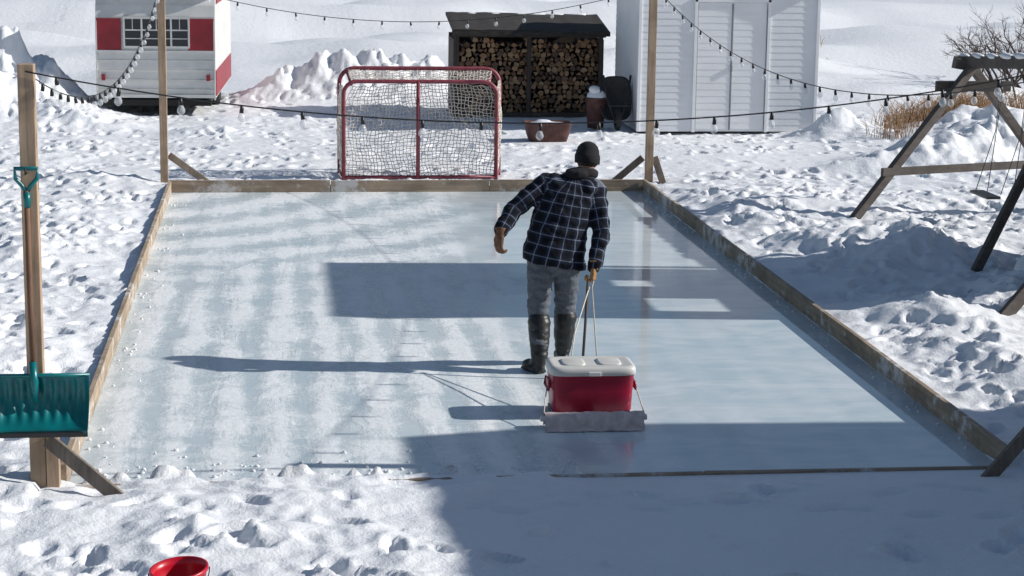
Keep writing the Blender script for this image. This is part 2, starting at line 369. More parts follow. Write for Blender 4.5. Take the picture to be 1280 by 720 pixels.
# ------------------------------------------------------------------ rink boards
def boards(name,a,b,mat,n=3,h=.15,z0=0.0):
    e=empty(name,a); a=Vector(a);b=Vector(b)
    for i in range(n):
        p=a.lerp(b,i/n); q_=a.lerp(b,(i+1)/n); d=(q_-p).normalized()
        mb=MB(); off=random.uniform(-.006,.006)
        mb.beam(p+d*.004+Vector((0,0,z0+h/2+off)),q_-d*.004+Vector((0,0,z0+h/2+random.uniform(-.006,.006))),.04,h,0); mb.build('plank_%d'%(i+1),mat,e)
    return e
boards('rink_board',(-.025,-.05,0),(-.025,RL,0),M['board'],4)
boards('rink_board',(RW+.025,-.05,0),(RW+.025,RL,0),M['board'],4)
boards('rink_board',(-.045,RL+.025,0),(RW+.045,RL+.025,0),M['boardx'],3)
boards('rink_board',(0,-.085,-.02),(RW,-.085,-.02),M['boardx'],3,h=.05)
# ------------------------------------------------------------------ posts
def post(x,y,h,braces,blk=None):
    e=empty('light_post',(x,y,0)); mb=MB(); mb.box((x,y,h/2-.1),(.095,.1,h+.2),0,None,.005); mb.build('upright',M['post'],e)
    for i,(p,q_) in enumerate(braces):
        mb=MB(); mb.beam(p,q_,.085,.04,0,up=(0,1,0)); mb.build('brace_%d'%(i+1),M['greywood'],e)
    if blk:
        mb=MB(); mb.box(*blk[:2],0,None,.004); mb.build('side_block',M['post'],e)
    return e
post(-.16,-.14,2.62,[((-.09,-.24,.36),(.38,-.42,.0))],((-.07,-.17,.17),(.075,.09,.40)))
post(-.10,13.12,2.62,[((-.04,13.18,.44),(.45,13.35,.05))])
post(6.12,13.12,2.62,[((6.05,13.2,.40),(5.68,13.3,.06)),((6.19,13.12,.42),(6.30,13.0,.05))])
post(6.30,-.14,2.62,[((6.22,-.24,.46),(5.76,-.36,.0))])
# ------------------------------------------------------------------ string lights
def string(a,b,sag,n,first=0.5):
    a=Vector(a);b=Vector(b); e=empty('string_lights',a); L=40
    def P(t): p=a.lerp(b,t); p.z-=4*sag*t*(1-t); return p
    mb=MB(); mb.tube([P(i/L) for i in range(L+1)],.0045,6); mb.build('cable',M['wire'],e)
    s=MB(); g=MB()
    for i in range(n):
        p=P((i+first)/n); tl=Vector((random.uniform(-.012,.012),random.uniform(-.012,.012),0))
        s.tube([p+Vector((0,0,.004)),p-Vector((0,0,.02)),p+tl*.5-Vector((0,0,.045))],[.008,.012,.013],8)
        c=p+tl*.5
        g.tube([c-Vector((0,0,z)) for z in (.045,.057,.073,.087,.099,.105)],[.011,.018,.024,.023,.013,.004],10)
    s.build('sockets',M['black'],e); g.build('bulbs',M['bulb'],e)
string((-.16,-.20,2.58),(6.30,-.20,2.66),.34,18)
string((-.16,-.08,2.56),(-.10,13.06,2.62),.62,27)
string((6.12,13.06,2.62),(6.30,-.08,2.6),.62,27)
string((-.06,13.12,2.6),(6.08,13.12,2.6),.46,17)
# ------------------------------------------------------------------ hockey goal
e=empty('hockey_goal',(3.17,13.5,.1)); gx0,gx1,gy,gt=2.17,4.15,13.42,1.30; zb=.10
def arch(x0,x1,y,z0,z1,r=.17,dy=0):
    pts=[(x0,y,z0)]
    for k in range(7): a=math.pi-k*math.pi/12; pts.append((x0+r+r*math.cos(a),y,z1-r+r*math.sin(a)))
    for k in range(7): a=math.pi/2-k*math.pi/12; pts.append((x1-r+r*math.cos(a),y,z1-r+r*math.sin(a)))
    pts.append((x1,y,z0)); return pts
mb=MB(); mb.tube(arch(gx0,gx1,gy,zb-.1,gt+.06),.026,10); mb.build('rear_frame',M['goalred'],e)
mb=MB(); mb.tube(arch(gx0-.03,gx1+.12,gy+.75,zb-.1,gt+.17,.2),.028,10); mb.build('front_frame',M['goalred'],e)
mb=MB(); mb.tube([(3.13,gy-.02,zb-.08),(3.13,gy-.02,gt+.06)],.026,10); mb.build('centre_post',M['goalred'],e)
mb=MB()
mb.tube([(gx0,gy,zb+.02),(gx1,gy,zb+.02)],.025,8); mb.tube([(gx0,gy,zb+.02),(gx0-.03,gy+.75,zb+.02)],.025,8); mb.tube([(gx1,gy,zb+.02),(gx1+.12,gy+.75,zb+.02)],.025,8)
mb.tube([(gx0+.1,gy,gt+.02),(gx0+.07,gy+.75,gt+.12)],.018,8); mb.tube([(gx1-.1,gy,gt+.02),(gx1,gy+.75,gt+.12)],.018,8)
mb.build('base_and_side_bars',M['goalred'],e)
mb=MB(); st=.052
def netpanel(fn,nu,nv,r=.0048):
    for i in range(nu+1):
        mb.tube([fn(i/nu,j/nv) for j in range(nv+1)],r,4,cap=False)
    for j in range(nv+1):
        mb.tube([fn(i/nu,j/nv) for i in range(nu+1)],r,4,cap=False)
def jit(p,a=.013): return (p[0]+random.uniform(-a,a),p[1]+random.uniform(-a,a),p[2]+random.uniform(-a,a))
cache={}
def nf(u,v,kind):
    k=(round(u,4),round(v,4),kind)
    if k in cache: return cache[k]
    if kind=='b':
        zz=zb+.02+(gt-zb)*v; inset=.0 if v<.87 else (v-.87)*.9
        x=gx0+inset+(gx1-gx0-2*inset)*u
        p=(x+.03*math.sin(9*v+u*5),gy+.01+.09*math.sin(math.pi*u)*math.sin(math.pi*v),zz-.03*math.sin(math.pi*u*2+v))
    elif kind=='l': p=(gx0-.03*u-.03*math.sin(math.pi*v),gy+.75*u,zb+.02+(gt-zb-.05)*v)
    elif kind=='r': p=(gx1+.12*u+.04*math.sin(math.pi*v)*math.sin(math.pi*u),gy+.75*u,zb+.02+(gt-zb-.05+.06*u)*v)
    else: p=(gx0+.1+(gx1-gx0-.2+.1*v)*u,gy+.75*v,gt+.05+.1*v-.06*math.sin(math.pi*u)*math.sin(math.pi*v))
    cache[k]=jit(p); return cache[k]
netpanel(lambda u,v:nf(u,v,'b'),42,27); netpanel(lambda u,v:nf(u,v,'l'),14,26); netpanel(lambda u,v:nf(u,v,'r'),14,26); netpanel(lambda u,v:nf(u,v,'t'),42,13)
mb.build('net',M['net'],e)
# ------------------------------------------------------------------ storage shed
e=empty('storage_shed',(8.45,19.9,.1)); x0,x1,y0,y1,zt=7.01,9.88,18.8,21.0,2.45; zb=.12
def siding(mb,a,b,z0,z1,course,lip=.007):
    a=Vector(a);b=Vector(b); d=(b-a).normalized(); n=Vector((d.y,-d.x,0)); z=z0; 
    while z<z1-.001:
        zt_=min(z1,z+course)
        v=[a+n*lip+Vector((0,0,z)),b+n*lip+Vector((0,0,z)),b+n*.001+Vector((0,0,zt_)),a+n*.001+Vector((0,0,zt_)),a+Vector((0,0,z)),b+Vector((0,0,z))]
        mb.add(v,[(0,1,2,3),(4,5,1,0)]); z=zt_
mb=MB(); mb.box(((x0+x1)/2,(y0+y1)/2,(zb+zt)/2),(x1-x0-.01,y1-y0-.01,zt-zb)); mb.build('wall_core',M['siding'],e)
mb=MB(); dx0,dx1=7.90,9.08
siding(mb,(x0,y0,0),(dx0,y0,0),zb,zt,.105); siding(mb,(dx1,y0,0),(x1,y0,0),zb,zt,.105)
siding(mb,(x0,y1,0),(x0,y0,0),zb,zt,.105); siding(mb,(x1,y0,0),(x1,y1,0),zb,zt,.105); siding(mb,(x1,y1,0),(x0,y1,0),zb,zt,.105)
mb.build('wall_siding',M['siding'],e)
mb=MB(); siding(mb,(dx0+.03,y0,0),(8.475,y0,0),zb+.04,2.15,.105,.005); siding(mb,(8.505,y0,0),(dx1-.03,y0,0),zb+.04,2.15,.105,.005); mb.build('doors',M['trim'],e)
mb=MB()
for x in (dx0,dx1): mb.box((x,y0-.013,1.16),(.05,.03,2.1),0,None,.004)
mb.box(((dx0+dx1)/2,y0-.013,2.2),(1.24,.03,.07),0,None,.004)
for x in (x0,x1): mb.box((x,y0-.002,(zb+zt)/2),(.05,.05,zt-zb),0,None,.004)
mb.build('trim',M['trim'],e)
mb=MB(); mb.box((8.49,y0-.004,1.14),(.016,.012,2.0)); mb.box((dx0+.034,y0-.006,1.14),(.008,.014,2.0)); mb.box((dx1-.034,y0-.006,1.14),(.008,.014,2.0)); mb.box((8.49,y0-.02,1.12),(.03,.03,.09)); mb.build('door_gaps_and_latch',M['seam'],e)
mb=MB(); rz=zt+.65; xm=(x0+x1)/2
for s_ in (0,1):
    xa=x0-.12 if s_==0 else x1+.12
    mb.add([(xa,y0-.12,zt-.04),(xm,y0-.12,rz),(xm,y1+.12,rz),(xa,y1+.12,zt-.04),(xa,y0-.12,zt+.0),(xm,y0-.12,rz+.05),(xm,y1+.12,rz+.05),(xa,y1+.12,zt+.0)],[(0,1,2,3),(7,6,5,4),(0,4,5,1),(3,2,6,7),(0,3,7,4)])
mb.build('roof',M['snowcap'],e)
mb=MB(); mb.add([(x0,y0,zt),(x1,y0,zt),(xm,y0,rz-.03),(x0,y1,zt),(x1,y1,zt),(xm,y1,rz-.03)],[(0,1,2),(3,5,4)]); mb.build('gables',M['siding'],e)
# ------------------------------------------------------------------ firewood shed
e=empty('firewood_shed',(5.5,21.5,.1)); a0,a1,f0=4.27,6.80,21.0
mb=MB()
mb.box((a0+.02,f0+.5,.77),(.05,1.0,1.3),0,None,.004); mb.box((a1-.02,f0+.5,.77),(.05,1.0,1.3),0,None,.004); mb.box(((a0+a1)/2,f0+1.0,.8),(a1-a0,.04,1.35),0)
for x in (a0+.05,(a0+a1)/2,a1-.05): mb.box((x,f0-.02,.82),(.07,.08,1.40),0,None,.004)
mb.box(((a0+a1)/2,f0-.03,1.50),(a1-a0+.06,.05,.08),0,None,.004)
mb.box(((a0+a1)/2,f0-.03,.16),(a1-a0,.05,.08),0,None,.004)
mb.build('frame',M['darkwood'],e)
mb=MB(); ry0,ry1,rz0,rz1=f0-.28,f0+1.1,1.585,1.80; N=56
V=[];F=[]
for i in range(N+1):
    x=a0-.05+(a1-a0+.1)*i/N; w=.010*mnoise.noise(Vector((x*5,0,0)))+.012*math.sin(x*1.7)
    V+=[(x,ry0,rz0+w),(x,ry1,rz1+w),(x,ry0,rz0-.03+w),(x,ry1,rz1-.03)]
for i in range(N):
    k=4*i; F+=[(k,k+4,k+5,k+1),(k+2,k+3,k+7,k+6),(k,k+2,k+6,k+4),(k+1,k+5,k+7,k+3)]
F+=[(0,1,3,2),(4*N,4*N+2,4*N+3,4*N+1)]
mb.add(V,F); mb.box(((a0+a1)/2,ry0-.01,rz0-.05),(a1-a0+.12,.03,.08),0); mb.build('roof',M['shedroof'],e)
def snowblob(name,pts,par,seedv=0,amp=.25):
    mb=MB()
    for c,r in pts:
        s0=len(mb.v); mb.ball(c,r,0,20)
        for i in range(s0,len(mb.v)):
            v=Vector(mb.v[i]); d=(v-Vector(c)); n=mnoise.noise(v*7+Vector((seedv,0,0))); mb.v[i]=tuple(Vector(c)+d*(1+amp*n))
    return mb.build(name,M['snowcap'],par)
snowblob('roof_snow',[((x_,ry1-.03,rz1-.015),(r_,.07,.022)) for x_,r_ in ((4.7,.22),(5.05,.15),(5.7,.3),(6.1,.2),(6.5,.14))],e,3,.5)
# logs
V=[];F=[];mi=[];tint=[]
z=.22; row=0
while z<1.46:
    h=.078; x=a0+.09+(.04 if row%2 else 0)
    while x<a1-.09:
        wd=random.uniform(.06,.12)
        if z>1.38+.05*math.sin(x*7) : x+=wd; continue
        cx=x+wd/2; cz=z+random.uniform(-.018,.018); n=random.choice([3,3,4,4,5,6,8]); a_=random.uniform(0,6.28); yy=f0+.06+random.uniform(-.05,.07)
        o=len(V); ring=[]
        for j in range(n):
            t=a_+2*math.pi*(j+random.uniform(-.18,.18))/n; r=random.uniform(.43,.60)
            ring.append((cx+math.cos(t)*wd*r*1.05,cz+math.sin(t)*h*r*1.2))
        for (px,pz) in ring: V.append((px,yy,pz))
        for (px,pz) in ring: V.append((px,yy+.4,pz))
        F.append(tuple(o+j for j in range(n))); mi.append(0); cc_=random.choice([(.46,.27,.15),(.38,.21,.11),(.5,.33,.19),(.26,.15,.09),(.16,.10,.07)])
        tint.append((n,cc_))
        for j in range(n): F.append((o+j,o+n+j,o+n+(j+1)%n,o+(j+1)%n)); mi.append(1); tint.append((4,(.1,.07,.05)))
        x+=wd+.004
    z+=h; row+=1
me=bpy.data.meshes.new('firewood_stack'); me.from_pydata(V,[],F); me.materials.append(M['log']); me.materials.append(M['bark']); me.polygons.foreach_set('material_index',mi)
ca=me.color_attributes.new('tint','FLOAT_COLOR','CORNER'); arr=[]
for n,c in tint: arr+= list(c+(1,))*n
ca.data.foreach_set('color',arr); me.update(); link(bpy.data.objects.new('firewood_stack',me),e)
# ------------------------------------------------------------------ travel trailer
tl=Vector((-.655,21.3,.12)); e=empty('travel_trailer',tl); TM=Matrix.Translation(tl)@Matrix.Rotation(math.radians(-2.2),4,'Z')
hw=.975
prof=[(0.0,.28),(-.02,.9),(.0,1.62),(.05,1.80),(.16,1.98),(.34,2.12),(.6,2.2),(2.2,2.26),(3.6,2.22),(4.0,2.08),(4.25,1.8),(4.35,1.3),(4.3,.7),(4.1,.28)]
def tb(name,mb,mat): mb.xform(TM); return mb.build(name,mat,e)
mb=MB(); n=len(prof); V=[(-hw,y,z) for y,z in prof]+[(hw,y,z) for y,z in prof]
mb.add(V,[tuple(range(n-1,-1,-1)),tuple(range(n,2*n))]+[(i,(i+1)%n,n+(i+1)%n,n+i) for i in range(n)]); tb('body',mb,M['white_paint'])
mb=MB()
mb.box((-.76,-.022,1.33),(.40,.02,.52),0,None,.003); mb.box((.745,-.022,1.33),(.42,.02,.52),0,None,.003)
mb.box((hw+.004,2.1,.52),(.02,4.1,.42),0); mb.box((hw+.004,2.15,1.95),(.02,3.7,.26),0); mb.box((-hw-.004,2.1,.52),(.02,4.1,.42),0)
tb('red_panels',mb,M['red_paint'])
mb=MB(); mb.box((.02,-.016,1.36),(1.02,.02,.46)); tb('rear_window_glass',mb,M['glass'])
mb=MB()
for z in (1.12,1.60): mb.box((.02,-.035,z),(1.08,.03,.035),0)
mb.box((.02,-.037,1.40),(1.02,.016,.022),0); mb.box((.02,-.037,1.26),(1.02,.016,.014),0)
for x in (-.51,-.22,.26,.55): mb.box((x,-.036,1.36),(.028,.03,.46),0)
for x in (-.37,.02,.40): mb.box((x,-.034,1.5),(.014,.014,.18),0)
for z in (.42,.58,.74,.9): mb.box((0,-.024,z),(1.94,.012,.012),0)
mb.box((0,-.03,1.05),(1.96,.03,.03),0); mb.box((0,-.03,.31),(1.96,.04,.05),0)
for x in (-.965,.965): mb.box((x,-.024,.9),(.025,.03,1.3),0)
tb('window_frame_and_mouldings',mb,M['white_paint'])
mb=MB()
for x in (-.8,.8):
    mb.tube([(x-.09,2.4,.16),(x+.09,2.4,.16)],.3,20); 
mb.box((0,2.1,.2),(1.7,4.0,.12),0); mb.box((0,.02,.20),(1.8,.08,.10),0)
for x in (-.86,.86): mb.box((x,-.05,.62),(.06,.03,.10),1); 
mb.xform(TM); mb.build('chassis_and_wheels',[M['tyre'],M['red_paint']],e)
mb=MB(); 
for i in range(9):
    for j in range(6):
        s0=len(mb.v); c=Vector((-.8+i*.2,.16+j*.75,(2.00 if j==0 else 2.24))); mb.ball(c,(.22,.5 if j else .2,.10),0,16)
        for k in range(s0,len(mb.v)):
            v=Vector(mb.v[k]); mb.v[k]=tuple(c+(v-c)*(1+.35*mnoise.noise(v*4)))
tb('roof_snow',mb,M['snowcap'])
# ------------------------------------------------------------------ fire pit tub
e=empty('fire_pit',(5.36,17.3,.15)); mb=MB()
def tubrings(cx,cy,z0,z1,a0_,a1_,b0_,b1_,th,p=4.5,n=40,mi=0):
    mb.rings([(cx,cy,z0,a0_,b0_,0),(cx,cy,(z0+z1)/2,(a0_+a1_)/2+.01,(b0_+b1_)/2+.01,0),(cx,cy,z1,a1_,b1_,0),(cx,cy,z1+.012,a1_+.02,b1_+.02,0),(cx,cy,z1+.02,a1_,b1_,0),(cx,cy,z1-.03,a1_-th,b1_-th,0)],n,mi,p)
tubrings(5.36,17.3,.12,.41,.27,.345,.21,.275,.02); mb.build('steel_bowl',M['rust'],e)
snowblob('bowl_snow',[((5.36,17.32,.39),(.31,.24,.045)),((5.30,17.36,.42),(.12,.1,.04))],e,2,.3)
# ------------------------------------------------------------------ wheelbarrow (parked upright against shed)
e=empty('wheelbarrow',(6.65,19.3,.15)); mb=MB()
c0=Vector((6.72,19.25,.60)); RM=Matrix.Translation(c0)@Matrix.Rotation(math.radians(78),4,'X')
s0=len(mb.v)
mb.rings([(0,0,-.16,.16,.22,0),(0,0,0,.24,.34,0),(0,0,.02,.26,.36,0),(0,0,.015,.235,.33,0),(0,0,-.13,.15,.2,0)],28,0,3.5); mb.xform(RM,s0)
mb.build('tray',M['darkmetal'],e)
mb=MB(); mb.tube([(6.50,19.15,.98),(6.55,19.05,.62),(6.68,18.98,.25)],.017,8); mb.tube([(6.94,19.15,.98),(6.88,19.05,.62),(6.75,18.98,.25)],.017,8)
mb.tube([(6.56,19.03,.6),(6.54,18.86,.52),(6.9,18.86,.52),(6.87,19.03,.6)],.012,8); mb.tube([(6.66,18.98,.27),(6.77,18.98,.27)],.012,8)
mb.build('frame',M['darkmetal'],e)
mb=MB(); W=[(6.715,18.98+.135*math.cos(t*math.pi/12),.29+.135*math.sin(t*math.pi/12)) for t in range(25)]; mb.tube(W,.04,10,cap=False); mb.tube([(6.68,18.98,.29),(6.75,18.98,.29)],.06,12); mb.build('wheel',M['tyre'],e)
e=empty('red_tub',(6.42,19.3,.15)); mb=MB()
mb.rings([(6.42,19.35,.12,.13,.13,0),(6.42,19.35,.58,.16,.16,0),(6.42,19.35,.60,.175,.175,0),(6.42,19.35,.61,.15,.15,0),(6.42,19.35,.5,.14,.14,0)],28,0,2); mb.build('tub_body',M['rust'],e)
snowblob('tub_snow',[((6.42,19.35,.62),(.16,.16,.1)),((6.40,19.33,.72),(.10,.10,.08))],e,5,.3)
# ------------------------------------------------------------------ bucket
e=empty('red_bucket',(.82,-2.6,.1)); mb=MB(); R0=Matrix.Translation((.82,-2.6,.10))@Matrix.Rotation(math.radians(-5),4,'Y')@Matrix.Rotation(math.radians(4),4,'X')
mb.rings([(0,0,0,.10,.10,0),(0,0,.22,.136,.136,0),(0,0,.222,.146,.146,0),(0,0,.238,.146,.146,0),(0,0,.24,.134,.134,0),(0,0,.20,.130,.130,0),(0,0,.02,.098,.098,0)],40); mb.xform(R0); mb.build('pail',M['bucket'],e)
mb=MB(); mb.tube([R0@Vector((.150*math.cos(t),-.11*math.sin(t)-.0,.225-.10*math.sin(t))) for t in [i*math.pi/16 for i in range(17)]],.0035,6); mb.tube([R0@Vector((-.04,-.113,.126)),R0@Vector((.04,-.113,.126))],.009,8); mb.build('bail_handle',M['darkmetal'],e)
# ------------------------------------------------------------------ snow shovel hung on post
e=empty('snow_shovel',(-.15,-.26,1.2)); sx=-.17; sy=-.225; dz=.045
mb=MB(); mb.tube([(sx+.0,sy,1.88),(sx,sy-.005,1.2),(sx+.01,sy-.02,.64)],.0165,12); mb.build('shaft',M['shaft'],e)
mb=MB(); 
pts=[(sx,sy,1.78),(sx,sy,1.87),(sx-.03,sy,1.915),(sx-.062,sy,1.95),(sx-.066,sy,2.01),(sx+.066,sy,2.01),(sx+.062,sy,1.95),(sx+.03,sy,1.915),(sx,sy,1.87)]
mb.tube(pts[:2],[.022,.022],10); mb.tube(pts[1:],.0135,10); mb.build('d_grip',M['teal'],e)
mb=MB(); nu,nv=128,16; V=[];F=[]
for side in (0,1):
    for j in range(nv+1):
        v=j/nv
        for i in range(nu+1):
            u=i/nu*2-1; x=sx+.035+.305*u*(1-.03*v); z=.72+dz-.33*v
            rib=.018*(0.5+.5*math.cos(i/nu*math.pi*18))*math.sin(min(1,v*1.1+.05)*math.pi)**.5 if .06<v<.94 else 0
            wing=-.045*abs(u)**6
            yy=sy-.03-.10*v*v+ .06*math.sin(v*math.pi) -rib+wing+(.006 if side else 0)
            V.append((x,yy,z))
st=(nu+1)*(nv+1)
for j in range(nv):
    for i in range(nu):
        k=j*(nu+1)+i; F.append((k,k+nu+1,k+nu+2,k+1)); F.append((st+k,st+k+1,st+k+nu+2,st+k+nu+1))
for i in range(nu): F.append((i,i+1,st+i+1,st+i)); k=nv*(nu+1)+i; F.append((k,st+k,st+k+1,k+1))
for j in range(nv): k=j*(nu+1); F.append((k,st+k,st+k+nu+1,k+nu+1)); k+=nu; F.append((k,k+nu+1,st+k+nu+1,st+k))
mb.add(V,F,0,True); mb.tube([(sx-.27,sy-.035,.72+dz),(sx+.34,sy-.035,.72+dz)],.013,8); mb.tube([(sx+.005,sy-.02,.80+dz),(sx+.012,sy-.045,.68+dz),(sx+.014,sy-.05,.56+dz)],[.022,.028,.012],10)
mb.build('scoop_blade',M['teal'],e)
mb=MB(); mb.box((sx+.035,sy-.142,.385+dz-.005),(.59,.02,.03),0,None,.004); mb.build('wear_strip',M['black'],e)
mb=MB(); mb.tube([(sx+.0,sy+.04,1.98),(sx,sy-.03,1.98),(sx,sy-.035,2.02)],.006,6); mb.build('hook',M['darkmetal'],e)
# ------------------------------------------------------------------ play structure with swing
e=empty('swing_set',(9.4,8,.2)); ap=Vector((9.28,10.0,1.88)); bn=Vector((9.75,7.0,2.12))
mb=MB(); mb.beam((9.21,10.35,1.87),bn,.09,.14,0); mb.build('top_beam',M['swingwood'],e)
mb=MB(); mb.beam(ap+Vector((.06,0,.05)),(7.80,9.5,.15),.09,.09); mb.beam(ap+Vector((-.05,0.1,.05)),(10.75,10.4,.15),.09,.09)
mb.beam((8.13,9.58,.68),(10.4,10.35,.68),.05,.09); mb.beam((8.85,10.0,1.62),(9.75,10.02,1.62),.05,.12); mb.box((9.22,10.1,1.86),(.26,.14,.12),0,Matrix.Rotation(.15,3,'Y'),.004); mb.build('a_frame',M['swingwood'],e)
mb=MB()
for (y_,dx) in ((9.3,-.12),(8.75,-.12)):
    t=(10.35-y_)/(3.35); top=Vector((9.21,10.35,1.8)).lerp(bn-Vector((0,0,.08)),t); mb.tube([top,top+Vector((dx*.4,0,-.7)),top+Vector((dx-.12,0,-1.38))],.005,5)
    mb.tube([top+Vector((.03,0,0)),top+Vector((dx,-.05,-1.38))],.005,5)
mb.build('swing_chains',M['darkmetal'],e)
mb=MB(); mb.box((9.15,9.02,.50),(.16,.55,.03),0,None,.005); mb.build('swing_seat',M['black'],e)
snowblob('beam_snow',[((9.25+.045*k,10.2-.32*k,1.95+.024*k),(.05,.16,.035)) for k in range(9)],e,9,.3)
e=empty('play_tower',(9.9,5.7,.2)); tx0,tx1,ty0,ty1=9.15,10.7,4.45,6.85
mb=MB()
for x in (tx0,tx1):
    for y in (ty0,ty1): mb.box((x,y,1.75),(.1,.1,3.6),0,None,.004)
for z in (1.28,3.5): 
    for y in (ty0,ty1): mb.beam((tx0,y,z),(tx1,y,z),.05,.12)
    for x in (tx0,tx1): mb.beam((x,ty0,z),(x,ty1,z),.05,.12)
mb.build('posts_and_rails',M['swingwood'],e)
mb=MB(); mb.box(((tx0+tx1)/2,(ty0+ty1)/2,1.36),(tx1-tx0,ty1-ty0,.04))
for k in range(16):
    y=ty0+.08+k*(ty1-ty0-.16)/15; x=tx0-.03
    if 2<=k<=5: segs=[(.25,2.0),(2.36,3.55)]
    elif 10<=k<=11: segs=[(.25,2.25),(2.45,3.55)]
    else: segs=[(.25,3.55)]
    for a_,c_ in segs: mb.box((x,y,(a_+c_)/2),(.02,.15,c_-a_),0)
mb.build('wall_slats',M['swingwood'],e)
mb=MB(); mb.add([(tx0-.18,ty0-.15,3.6),(tx0-.18,ty1+.15,3.6),(9.92,ty1+.15,4.36),(9.92,ty0-.15,4.36),(tx1+.2,ty0-.15,3.6),(tx1+.2,ty1+.15,3.6)],[(0,1,2,3),(3,2,5,4),(0,3,4),(1,5,2)]); mb.build('roof',M['roof'],e)
mb=MB(); mb.beam((7.98,6.1,.10),(9.1,6.55,2.1),.05,.10); mb.beam((7.42,4.0,.05),(9.1,4.5,1.75),.05,.12); mb.beam((7.9,4.6,.10),(9.1,4.95,1.75),.05,.12); mb.build('ladder_rails',M['swingwood'],e)
mb=MB()
for k in range(5):
    t=.15+k*.18; p=Vector((7.42,4.0,.05)).lerp(Vector((9.1,4.5,1.75)),t); q_=Vector((7.9,4.6,.10)).lerp(Vector((9.1,4.95,1.75)),t); mb.tube([p,q_],.022,8)
mb.build('ladder_rungs',M['swingwood'],e)
sa,sb_=Vector((8.22,5.35,.16)),Vector((9.15,5.60,1.33))
mb=MB(); mb.beam(sa,sb_,.46,.04); mb.build('slide',M['teal'],e)
mb=MB(); nu,nv=50,22; V=[];F=[]
for i in range(nu+1):
    t=i/nu; p=(sa-Vector((.08,.02,.05))).lerp(sb_,t)
    for j in range(nv+1):
        u=j/nv*2-1; k=(1-u**4)*(.11+.06*mnoise.noise(Vector((t*4,u*1.5,0)))+.03*mnoise.noise(Vector((t*14,u*5,2))))*min(1,t*8+.2)
        V.append((p.x-k*.6,p.y+u*.26,p.z+k*.8))
for i in range(nu):
    for j in range(nv): q0=i*(nv+1)+j; F.append((q0,q0+nv+1,q0+nv+2,q0+1))
mb.add(V,F,0,True); mb.build('slide_snow',M['snowcap'],e)
# ------------------------------------------------------------------ wooden house beyond the right side of the frame
e=empty('wooden_house',(13,-7,0)); hx0,hx1,hy0,hy1=9.75,17.0,-16,.22
mb=MB(); mb.box(((hx0+hx1)/2,(hy0+hy1)/2,1.85),(hx1-hx0-.02,hy1-hy0-.02,3.8)); 
siding(mb,(hx0,hy1,0),(hx0,hy0,0),-.1,3.74,.14,.015); siding(mb,(hx1,hy1,0),(hx0,hy1,0),-.1,3.74,.14,.015); mb.build('walls',M['hs'],e)
mb=MB(); xm=(hx0+hx1)/2; 
for sgn,xa in ((1,9.4),(-1,17.35)):
    mb.add([(xa,hy0-.3,3.79),(xa,hy1+.05,3.79),(xm,hy1+.05,5.22),(xm,hy0-.3,5.22),(xa,hy0-.3,3.89),(xa,hy1+.05,3.89),(xm,hy1+.05,5.32),(xm,hy0-.3,5.32)],[(0,1,2,3),(4,5,6,7),(0,1,5,4),(1,2,6,5),(0,3,7,4)])
mb.build('roof',M['roof'],e)
mb=MB(); mb.add([(hx0,hy1,3.75),(hx1,hy1,3.75),(xm,hy1,5.2)],[(0,1,2)]); mb.build('gable',M['hs'],e)
mb=MB(); m2=MB()
for y in (-2,-5,-9,-12.5):
    mb.box((hx0-.03,y,2.3),(.04,1.2,1.3)); 
    for d in (-.63,.63): m2.box((hx0-.045,y+d,2.3),(.06,.08,1.46))
    for z in (1.62,2.98): m2.box((hx0-.045,y,z),(.06,1.34,.08))
mb.build('windows',M['glass'],e); m2.build('window_trim',M['trim'],e)
# ------------------------------------------------------------------ cooler + drag bar
e=empty('picnic_cooler',(3.52,1.56,.05)); cx,cy=3.518,1.565
mb=MB(); mb.rings([(cx,cy,.045,.270,.165,0),(cx,cy,.06,.283,.175,0),(cx,cy,.20,.29,.181,0),(cx,cy,.315,.298,.187,0),(cx,cy,.318,.30,.189,0)],56,0,7); mb.build('body',M['coolred'],e)
mb=MB(); mb.rings([(cx,cy,.318,.302,.190,0),(cx,cy,.325,.309,.198,0),(cx,cy,.362,.308,.197,0),(cx,cy,.378,.298,.187,0),(cx,cy,.383,.28,.170,0),(cx,cy,.377,.262,.152,0),(cx,cy,.376,.1,.06,0)],56,0,7)
for x in (-.13,.13): mb.rings([(cx+x,cy,.370,.085,.10,0),(cx+x,cy,.384,.083,.098,0),(cx+x,cy,.387,.07,.085,0)],28,0,5)
mb.box((cx,cy-.2,.335),(.09,.02,.03),0,None,.005); mb.build('lid',M['coolwhite'],e)
mb=MB()
for s_ in (-1,1):
    mb.box((cx+s_*.298,cy,.235),(.03,.12,.06),0,None,.008); mb.tube([(cx+s_*.305,cy-.10,.26),(cx+s_*.315,cy-.10,.20),(cx+s_*.315,cy+.10,.20),(cx+s_*.305,cy+.10,.26)],.009,8)
mb.build('side_handles',M['coolred'],e)
mb=MB(); mb.box((cx,cy,.022),(.56,.36,.035),0,None,.006); mb.build('sled_base',M['black'],e)
e=empty('drag_bar',(3.48,1.15,.08)); by=1.17; mb=MB(); mb.tube([(3.11,by,.070),(3.86,by,.070)],.021,12); mb.build('pipe',M['coolwhite'],e)
mb=MB(); nu=140; prof=[(.06,.010),(.07,.05),(.055,.090),(.01,.112),(-.035,.106),(-.058,.080),(-.066,.045),(-.062,.014),(-.085,.010),(-.13,.007)]
V=[];F=[]
for i in range(nu+1):
    x=3.135+.700*i/nu
    for j,(dy,z) in enumerate(prof):
        k=mnoise.noise(Vector((x*6,j*.45,0)))*.010+mnoise.noise(Vector((x*24,j*.6,3)))*.008
        V.append((x+.005*math.sin(j*2),by+dy+(k if j<7 else k*1.2),max(.006,z+k*.7)))
k=len(prof)
for i in range(nu):
    for j in range(k-1): F.append((i*k+j,(i+1)*k+j,(i+1)*k+j+1,i*k+j+1))
